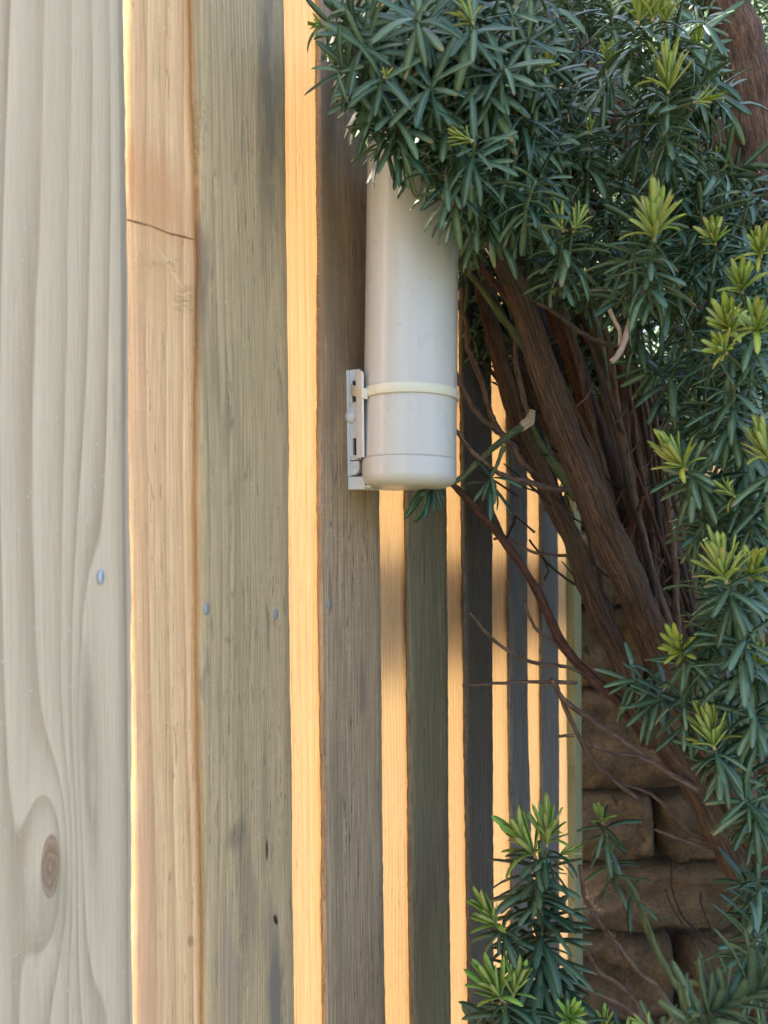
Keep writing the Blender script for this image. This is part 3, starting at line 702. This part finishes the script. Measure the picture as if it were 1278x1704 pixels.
limb(E, 'branch', [(882, 705), (903, 750), (923, 775), (943, 801), (960, 830)], [7, 9], [.87, .88], GREEN, 9)
limb(E, 'branch', [(766, 425), (770, 447), (785, 461), (811, 494), (831, 522), (850, 547), (872, 578), (890, 605)], [3, 8], [.76, .80], GREEN, 9)
limb(E, 'branch', [(770, 420), (791, 433), (809, 455), (827, 475), (846, 494), (868, 520)], [4.5, 7], [.75, .78], RED, 9)
limb(E, 'branch', [(748, 585), (760, 626), (775, 659), (789, 681), (803, 698), (819, 710), (838, 726), (854, 746), (870, 775)], [4, 5], [.80, .86], TWIG, 8, jit=.0004)
limb(E, 'branch', [(764, 500), (768, 520), (777, 543), (775, 569), (785, 594), (803, 641), (809, 667), (819, 694), (829, 714), (848, 738), (862, 763), (885, 785)], [4, 5.5], [.80, .87], TWIG, 8, jit=.0004)
limb(E, 'branch', [(719, 649), (735, 680), (752, 704), (766, 726), (781, 746), (803, 767), (821, 781), (842, 793), (866, 799), (895, 807), (923, 814), (950, 812)], [3, 5], [.70, .84], TWIG, 8, jit=.0004)
limb(E, 'branch', [(858, 545), (858, 600), (866, 641), (872, 667), (880, 690)], [3.5, 5], [.82, .83], TWIG, 8)
limb(E, 'cut_stub', [(868, 712), (874, 706), (881, 700), (884, 684)], [7, 8, 8, 7], [.82, .83], CUT, 9, label='pale sawn stub where a twig was cut')
limb(E, 'branch', [(748, 806), (770, 793), (797, 767), (825, 742), (848, 724), (866, 711)], [4, 6.5], [.73, .82], GREEN, 9)
limb(E, 'branch', [(838, 742), (832, 760), (826, 776), (818, 792)], [4, 3], [.78, .76], GREEN, 7)
limb(E, 'branch', [(893, 504), (917, 516), (939, 533), (960, 549), (980, 561), (1003, 570), (1040, 577)], [3, 4.5], [.72, .85], TWIG, 8, jit=.0003)
limb(E, 'dead_twig', [(1072, 478), (1060, 500), (1054, 520), (1048, 540), (1038, 572), (1028, 592), (1017, 602)], [3.5, 4.5, 5.5, 6, 5.5, 5, 4], .66, PALE, 9, label='pale dead hooked twig')
limb(E, 'dead_twig', [(1015, 515), (1022, 532), (1031, 550), (1032, 575)], [3, 4], .665, PALE, 8, label='pale dead hooked twig')
limb(E, 'dead_twig', [(976, 484), (1000, 483), (1030, 486), (1052, 508)], [1.2, 2], .665, PALE, 5)
limb(E, 'branch', [(900, 440), (917, 500), (944, 568), (971, 649), (999, 735), (1021, 794), (1039, 862), (1060, 930), (1100, 1030), (1150, 1120)], [15, 22], [.90, .95], RED, 12, 7, .10)
limb(E, 'branch', [(1020, 560), (1035, 636), (1039, 717), (1050, 817), (1052, 884), (1050, 939), (1060, 1034), (1090, 1120)], [9, 12], [.88, .92], RED, 10, 7, .12)
limb(E, 'branch', [(975, 470), (985, 527), (999, 590), (1012, 672), (1021, 780), (1035, 850)], [9, 10], [.93, .95], GREEN, 9, 6, .1)
for pts, r, z, mt in (([(1000, 420), (1040, 560), (1075, 700), (1105, 830), (1140, 960), (1190, 1090)], (8, 12), (.96, .98), BARK), ([(930, 500), (962, 600), (985, 700), (1010, 800), (1035, 900), (1075, 1010)], (6, 8), (.88, .92), TWIG),
                      ([(1095, 640), (1110, 780), (1125, 900), (1150, 1010)], (6, 9), (1.0, 1.0), DARK), ([(830, 420), (850, 520), (880, 640), (905, 760), (940, 860)], (7, 9), (.95, .98), DARK), ([(960, 420), (1010, 560), (1030, 700), (1060, 850), (1085, 960)], (5, 7), (.86, .90), TWIG)):
    limb(E, 'branch', pts, list(r), list(z), mt, 9, 6, .1)
limb(E, 'branch', [(1071, 826), (1057, 862), (1046, 898)], [3.5, 5], [.84, .87], RED, 8)
limb(E, 'branch', [(1040, 600), (1071, 771), (1093, 907), (1121, 975), (1143, 1040), (1190, 1180)], [18, 20], [.98, 1.0], BARK, 11, 6, .08)
limb(E, 'branch', [(960, 480), (1000, 620), (1050, 760), (1095, 860), (1130, 960), (1180, 1100)], [16, 22], [1.05, 1.02], DARK, 11, 6, .1)
limb(E, 'branch', [(880, 480), (940, 620), (985, 760), (1040, 900), (1100, 1060)], [14, 18], [1.0, 1.0], DARK, 11, 6, .1)
limb(E, 'trunk', [(1195, -60), (1210, 0), (1232, 62), (1247, 140), (1263, 218), (1276, 290), (1300, 400), (1320, 600), (1330, 1000), (1320, 1400)], [32, 34], [.95, .98], BARK, 14, 7, .06)
limb(E, 'trunk', [(1130, 120), (1160, 187), (1190, 225), (1222, 265), (1260, 330), (1300, 420)], [18, 22], [1.0, .98], BARK, 11, 6, .08)
limb(E, 'trunk', [(900, -40), (927, 31), (965, 90), (1005, 150), (1060, 250), (1130, 400), (1200, 600), (1260, 900), (1290, 1300)], [24, 28], [1.05, .98], BARK, 12, 6, .08)
limb(E, 'branch', [(1180, 600), (1140, 560), (1090, 520), (1050, 440), (1000, 350), (950, 300), (880, 250)], [12, 7], [.98, .72], DARK, 9)
limb(E, 'branch', [(860, 440), (840, 330), (790, 230), (720, 150), (640, 110), (590, 90)], [14, 6], [.80, .56], DARK, 9)
for pts, r, z in [([(770, 1141), (840, 1136), (910, 1135), (960, 1136)], 3, (.80, .84)), ([(918, 1130), (940, 1165), (980, 1195), (1030, 1230), (1065, 1255), (1110, 1285), (1160, 1315)], 5, (.82, .88)),
                  ([(925, 1137), (935, 1165), (958, 1215), (980, 1255), (1000, 1280), (1025, 1300), (1060, 1330)], 4.2, (.82, .90)), ([(985, 1240), (1020, 1255), (1052, 1257), (1090, 1270)], 3.2, (.84, .86)),
                  ([(1030, 1302), (1080, 1320), (1105, 1340), (1150, 1385), (1200, 1405)], 3, (.92, .92)), ([(1090, 1380), (1140, 1400), (1205, 1414), (1240, 1420)], 3.5, (.92, .92)),
                  ([(930, 1225), (955, 1223)], 3, (.84, .84)), ([(781, 1020), (827, 1070), (881, 1101), (944, 1110), (985, 1128)], 3.2, (.80, .90)),
                  ([(822, 897), (840, 892), (881, 916), (935, 925), (975, 915)], 3, (.88, .92)), ([(881, 898), (917, 943), (958, 973)], 2.4, (.92, .92)), ([(872, 1002), (890, 1043), (917, 1065), (940, 1085)], 3, (.88, .90)),
                  ([(905, 930), (912, 950), (905, 965)], 2, (.92, .92)), ([(838, 905), (850, 880), (858, 860)], 2.5, (.88, .92)),
                  ([(1117, 1435), (1120, 1485), (1140, 1530), (1185, 1565), (1230, 1590)], 1.8, (.98, .98)), ([(1107, 1480), (1130, 1530), (1175, 1575)], 1.6, (.98, .98)), ([(1166, 1484), (1168, 1510), (1190, 1560)], 1.5, (.98, .98))]:
    limb(E, 'twig', pts, [r * .8, r * 1.1], list(z), TWIG if r > 2.9 else DARK, 7, 5, .1, jit=.0003)
random.seed(33)
for q in range(16):                                                # slender stems of the fan
    x0, y0 = random.uniform(1060, 1200), random.uniform(1000, 1250); x1_, y1_ = random.uniform(800, 1080), random.uniform(430, 620)
    za, zb_2 = random.uniform(.88, .97), random.uniform(.80, .95); k_ = random.uniform(-18, 18)
    pts = [(x1_ + (x0 - x1_) * t + k_ * math.sin(3.1 * t) + random.uniform(-6, 6), y1_ + (y0 - y1_) * t) for t in (0, .2, .4, .6, .8, 1)]
    if fence_depth(x1_) < zb_2 + .06: zb_2 = fence_depth(x1_) - .08
    limb(E, 'branch', pts, [random.uniform(1.5, 3), random.uniform(4, 7)], [zb_2, za], random.choice([BARK, RED, TWIG, DARK]), 8, 5, .1, jit=.0005)
    for _ in range(2):
        t = random.uniform(.2, .8); x, y = x1_ + (x0 - x1_) * t, y1_ + (y0 - y1_) * t; sg = random.choice([-1, 1]); l = random.uniform(25, 60); z = zb_2 + (za - zb_2) * t
        limb(E, 'twig', [(x, y), (x + sg * l * .5, y - l * .4), (x + sg * l * .8, y - l)], [2.2, .9], z, TWIG, 5, 3, .1, jit=.0004)
random.seed(21)
for _ in range(26):                                                # fine dead twiglets between the stems
    x, y = pick([(770, 560), (900, 640), (1000, 900), (960, 980), (880, 900), (800, 800)]); a = random.uniform(.35, 1.0); l = random.uniform(40, 110)
    z = random.uniform(.86, .93); x2, y2 = x + math.cos(a) * l, y + math.sin(a) * l
    if (x + x2) / 2 > 800: limb(E, 'twig', [(x, y), ((x + x2) / 2 + random.uniform(-5, 5), (y + y2) / 2 + random.uniform(-5, 5)), (x2, y2)], [1.2, 2.4], z, DARK, 5, 3, .1)

# hand-placed shoots: (tip x, y, depth, stem dx, dy in px, depth change, leaves) -------------
Y = dict
A = yew.sp
random.seed(5)
A(1060, 45, .60, 12, -70, .01, 20, young=14, ysize=.85); A(1085, 40, .60, 5, -60, .01, 10, young=14, ysize=.9); A(1110, 45, .61, -8, -60, .01, 10, young=12, ysize=.8)
A(1112, 160, .60, -3, -130, .02, 34, young=15, ysize=1.0, grav=.5); A(1150, 172, .60, 40, -12, .01, 4, young=6, ysize=.55)
A(1118, 240, .63, 5, -120, .04, 26)
A(1088, 405, .57, 5, -110, .02, 32, young=20, ysize=1.0, L=.038)
A(1030, 430, .66, -20, -90, .03, 24); A(1130, 440, .64, 30, -90, .03, 24)
A(938, 390, .62, 6, -100, .02, 24, young=8, ysize=.7, ydir=Vector((-.3, -.1, 1))); A(952, 392, .62, 12, -90, .02, 8, young=8, ysize=.7, ydir=Vector((.4, -.1, 1)))
A(982, 228, .66, 4, -110, .02, 28, young=9, ysize=.42, ymat=1)
A(790, 238, .56, 10, -90, .05, 30, young=11, ysize=.5, L=.038, ydir=Vector((-1, -.2, .45)))
A(790, 45, .55, 30, -60, .04, 24, young=9, ysize=.5, ydir=Vector((-.6, 0, .9)), L=.04)
A(640, 130, .55, 20, -60, .05, 26, young=5, ysize=.28); A(585, 60, .56, -50, 10, .04, 24, L=.036); A(560, 120, .56, -70, -20, .05, 26)
A(600, 75, .55, -40, -30, .04, 24); A(660, 200, .57, -30, -70, .04, 26); A(715, 140, .55, -20, -60, .05, 28, L=.04); A(628, 215, .58, -20, -50, .03, 12)
A(690, 30, .54, -30, -60, .05, 26, L=.042); A(840, 110, .56, 10, -70, .04, 28, L=.04); A(880, 60, .57, 20, -60, .04, 24, L=.038)
A(870, 190, .60, 5, -80, .04, 24, L=.038); A(775, 350, .64, -50, -20, .05, 12); A(690, 265, .61, -40, -40, .04, 14)
A(840, 300, .60, -20, -70, .04, 26); A(900, 290, .62, 10, -70, .04, 26); A(740, 290, .58, -20, -70, .04, 24)
A(540, 40, .58, -40, 5, .02, 14, young=8, ysize=.4, ymat=1)
A(1190, 275, .74, 2, -70, .03, 16, young=5, ysize=.45, ymat=1); A(1220, 300, .72, -30, -40, .03, 16); A(1262, 340, .7, -20, -60, .02, 18)
A(1235, 490, .60, -5, -60, .03, 16, young=14, ysize=.85); A(1215, 560, .58, -10, -60, .03, 20, young=16, ysize=.9); A(1255, 560, .57, 10, -60, .03, 20, young=14, ysize=.9)
A(1210, 590, .57, -25, -25, .02, 4, young=12, ysize=.7); A(1222, 640, .58, 2, -100, .03, 32, L=.04)
A(1235, 720, .60, 3, -100, .03, 30, L=.04)
A(1145, 785, .60, -35, -30, .03, 26, young=16, ysize=.95, ydir=Vector((-.65, -.2, .75)), L=.037)
A(1285, 780, .57, 5, -60, .03, 20, young=16, ysize=1.0, ydir=Vector((-.35, -.1, 1))); A(1228, 830, .60, -30, -20, .03, 16, young=10, ysize=.6, ydir=Vector((-.9, -.2, .6)), ymat=1)
A(1170, 850, .64, -30, -50, .03, 26); A(1250, 860, .6, -10, -60, .03, 24)
A(1210, 975, .57, -20, -60, .03, 28, young=20, ysize=1.0, L=.038, ydir=Vector((-.25, -.1, 1))); A(1248, 965, .59, 10, -50, .03, 14, young=12, ysize=.9)
A(1240, 1060, .58, 8, -80, .02, 28, L=.038)
A(1138, 1090, .64, -25, -40, .03, 26, young=12, ysize=.85); A(1090, 1130, .70, 50, -5, .03, 22); A(1110, 1160, .68, 40, -20, .03, 26)
A(1190, 1250, .62, -15, -40, .03, 26, young=18, ysize=1.05, ydir=Vector((-.3, -.1, 1))); A(1160, 1180, .66, -20, -40, .03, 18, young=6, ysize=.45, ymat=1)
A(1240, 1330, .62, -20, -50, .03, 28); A(1255, 1180, .6, -10, -60, .03, 26)
A(1115, 660, .72, -20, -40, .03, 16); A(1100, 620, .72, 25, 20, .03, 14); A(1060, 520, .70, 0, -60, .03, 18)
# tufts on the green branch under the tube
A(722, 808, .70, 28, 2, .02, 13, L=.040, a_base=70, a_tip=40, grav=1.2, mat=GREEN, bare=.35); A(818, 792, .76, 6, -16, .01, 11, L=.036, grav=1.3, a_base=60, a_tip=35, mat=GREEN)
A(768, 400, .72, -25, -10, .03, 16, L=.03)
A(905, 120, .59, 10, -50, .03, 14, young=9, ysize=.5); A(1010, 110, .63, 5, -60, .03, 18, young=9, ysize=.55); A(1160, 90, .66, -5, -60, .03, 16, young=9, ysize=.6); A(1190, 410, .62, -10, -60, .03, 20, young=12, ysize=.7); A(1265, 430, .60, -5, -60, .03, 18, young=12, ysize=.75); A(1262, 1110, .60, 0, -60, .03, 20, young=10, ysize=.6)
# filling shoots ---------------------------------------------
for px_, py_ in ((700, 20), (760, 10), (660, 60), (730, 70), (800, 150), (740, 210), (700, 170), (850, 20), (610, 130)):
    A(px_, py_, .575, -25, -60, .04, 26, L=.038)
T1 = [(540, -60), (900, -60), (930, 330), (810, 345), (720, 250), (640, 190), (570, 70)]
T2 = [(820, -40), (1060, -40), (1060, 470), (880, 440), (800, 300)]
T3 = [(1060, -40), (1180, -40), (1200, 250), (1300, 300), (1300, 1640), (1235, 1600), (1240, 1400), (1210, 1260), (1120, 1150), (1110, 1100), (1200, 1010), (1205, 900), (1130, 830), (1140, 650), (1040, 470), (1060, 300)]
for poly, n_, z0, z1, dx, dy in ((T1, 46, .57, .70, -35, -55), (T2, 46, .66, .85, 0, -60), (T3, 140, .62, .82, 0, -60)):
    for _ in range(n_):
        x, y = pick(poly)
        if poly is T3 and (y > 1050 and x < 1150): pass
        z = random.uniform(z0, z1); a = random.gauss(0, .5); c_, s_ = math.cos(a), math.sin(a); L_ = random.uniform(.9, 1.5)
        ddx, ddy = (dx * c_ - dy * s_) * L_ * .65 / z, (dx * s_ + dy * c_) * L_ * .65 / z
        yew.sp(x, y, z, ddx, ddy, random.uniform(-.01, .06), random.randint(14, 24), L=random.uniform(.032, .042) , grav=.8 if poly is T1 else .5, a_tip=36, a_base=78 if poly is T1 else 88, bulk=z > z0 + (z1 - z0) * .35, young=(8 if random.random() < .05 else 0), ysize=.5, ymat=random.randrange(2))
yew.build()

# deep foliage behind: the back of the same hedge row
rear = Plant('rear_yew_shrub', (at(1150, 852, 1.9).x, 1.9, 0), 'dark shaded yew behind the trunks and above the stone wall', 'shrub')
for i, (x, w_) in enumerate(((960, 16), (1060, 22), (1150, 18), (1240, 26))):
    limb(rear.e, 'trunk', [(x - 160, -300), (x - 90, 100), (x - 30, 500), (x + 30, 900), (x + 60, 1300), (x + 70, 1700)], [w_ * .6, w_], [1.75 + .05 * i] * 6, DARK, 9, 5, .08)
B1 = [(775, -80), (1330, -80), (1330, 1150), (1180, 1040), (1080, 800), (960, 780), (900, 560), (800, 500)]
B2 = [(740, -80), (1340, -80), (1340, 800), (960, 760), (860, 600)]
for poly, n_, z0, z1 in ((B1, 260, .98, 1.3), (B2, 420, 1.55, 2.3), (B2, 420, 2.4, 3.2)):
    for _ in range(n_):
        x, y = pick(poly); z = random.uniform(z0, z1)
        if z > fence_depth(min(x, 1200)) - .12 and x < 990: z = min(z, fence_depth(x) - .12) if x < 960 else z
        a = random.uniform(-1.2, 1.2); l = random.uniform(60, 100)
        rear.sp(x, y, z, math.sin(a) * l, -math.cos(a) * l, random.uniform(-.05, .05), random.randint(16, 26), L=random.uniform(.036, .045) * (1 if z < 1.5 else 1.5 if z < 2.35 else 2.6), bulk=True)
rear.build(0)

# young leader shoot at the bottom
random.seed(11)
sap = Plant('yew_sapling', (at(905, 1704, .72).x, at(905, 1704, .72).y, 0), 'upright bushy young yew leader with bright green tips low in front of the fence', 'plant')
limb(sap.e, 'stem', [(898, 1400), (905, 1480), (900, 1570), (905, 1680), (915, 1900), (920, 2300)], [4, 8], [.70, .72], GREEN, 9, 6)
A = sap.sp; kk = dict(a_tip=62, a_base=84, grav=.18)
A(893, 1430, .70, -5, -110, 0, 50, young=13, ysize=1.0, ymat=1, L=.046, ydir=Vector((-.55, -.1, .9)), **kk); A(910, 1412, .70, 8, -30, 0, 6, young=14, ysize=1.15, ymat=1, ydir=Vector((0, 0, 1)))
A(905, 1530, .70, 5, -120, 0, 60, L=.056, **kk); A(905, 1620, .71, 4, -120, 0, 66, L=.060, **kk); A(908, 1720, .71, 3, -120, 0, 60, L=.060, **kk)
A(925, 1425, .71, 18, -10, 0, 4, young=9, ysize=.6, ymat=1, ydir=Vector((.9, .0, .35)))
A(832, 1545, .69, -28, -30, .01, 20, young=12, ysize=.95, ymat=1, ydir=Vector((-.65, -.1, .85)), L=.038)
A(838, 1668, .66, -12, -60, .01, 26, young=11, ysize=1.0, ymat=1, ydir=Vector((-.55, -.2, .9)), L=.044, **kk); A(852, 1662, .66, 5, -30, .01, 4, young=11, ysize=.9, ymat=1, ydir=Vector((.3, -.1, 1)))
A(945, 1700, .64, 5, -60, .01, 22, young=13, ysize=.68, ymat=1, ydir=Vector((0, -.6, .8)), L=.038)
A(830, 1730, .67, -30, -40, .01, 24, L=.038); A(790, 1710, .68, -40, -20, .01, 18, L=.036); A(880, 1740, .66, 0, -60, .01, 22, L=.038)
A(1005, 1715, .66, 0, -50, .01, 10, young=8, ysize=.6, ymat=1); A(1040, 1740, .66, 10, -50, .01, 10, young=8, ysize=.6, ymat=1)
sap.build()

random.seed(13)
see = Plant('yew_seedling', (at(1150, 1704, .85).x, .85, 0), 'thin green stemmed yew shoot leaning left in front of the stone wall', 'plant')
limb(see.e, 'stem', [(1008, 1376), (1012, 1410), (1022, 1445), (1050, 1475), (1070, 1525), (1090, 1575), (1115, 1625), (1135, 1655), (1160, 1740), (1180, 1950)], [3.5, 7.5], [.83, .84], GREEN, 9, 6)
A = see.sp
A(1003, 1372, .83, -8, -40, .01, 15, young=8, ysize=.55, ymat=1, L=.044, grav=.5); A(1018, 1436, .83, -6, -40, 0, 9, young=3, ysize=.4, L=.036); A(1044, 1480, .83, -18, -25, 0, 5, L=.036, grav=.6)
see.build()
low = Plant('low_yew_branch', (at(1300, 1704, .5).x, .5, 0), 'blurred near yew frond with upturned leaves in the bottom right corner', 'branch')
limb(low.e, 'stem', [(1120, 1705), (1170, 1690), (1230, 1665), (1300, 1640), (1400, 1640), (1500, 1760)], [4, 7], [.44, .5], GREEN, 8, 5)
A = low.sp
A(1215, 1672, .45, 60, -20, .0, 24, L=.037, a_base=60, a_tip=45, grav=-.7); A(1300, 1640, .46, 70, -25, .0, 26, L=.037, a_base=60, a_tip=45, grav=-.7); A(1140, 1700, .44, -60, -10, .0, 16, L=.036, a_base=60, a_tip=50, grav=-.5)
A(1090, 1720, .50, -30, -20, .0, 8, young=8, ysize=.5, ymat=1, L=.034, grav=-.4)
low.build()
# twigs rising from the left foot of the shrub, behind the sapling
foot = empty('bare_twigs', (at(1100, 1704, .9).x, .9, 0)); tag(foot, 'bare brown twigs spreading between the sapling and the stone wall', 'twigs')
for pts, r in [([(965, 1440), (975, 1500), (1005, 1545), (1030, 1575), (1065, 1620), (1095, 1645), (1130, 1720), (1150, 1900)], 5.5), ([(970, 1570), (995, 1615), (1025, 1635), (1055, 1665), (1090, 1740)], 4.5), ([(955, 1640), (1000, 1655), (1060, 1690), (1120, 1740)], 4.5),
               ([(1010, 1548), (1022, 1560), (1020, 1552)], 4), ([(1022, 1570), (1035, 1600), (1043, 1640)], 1.5), ([(978, 1500), (990, 1520), (1004, 1545)], 4)]:
    limb(foot, 'twig', pts, [r * .6, r], [.88, .90], TWIG, 8, 5, .1, jit=.0003)
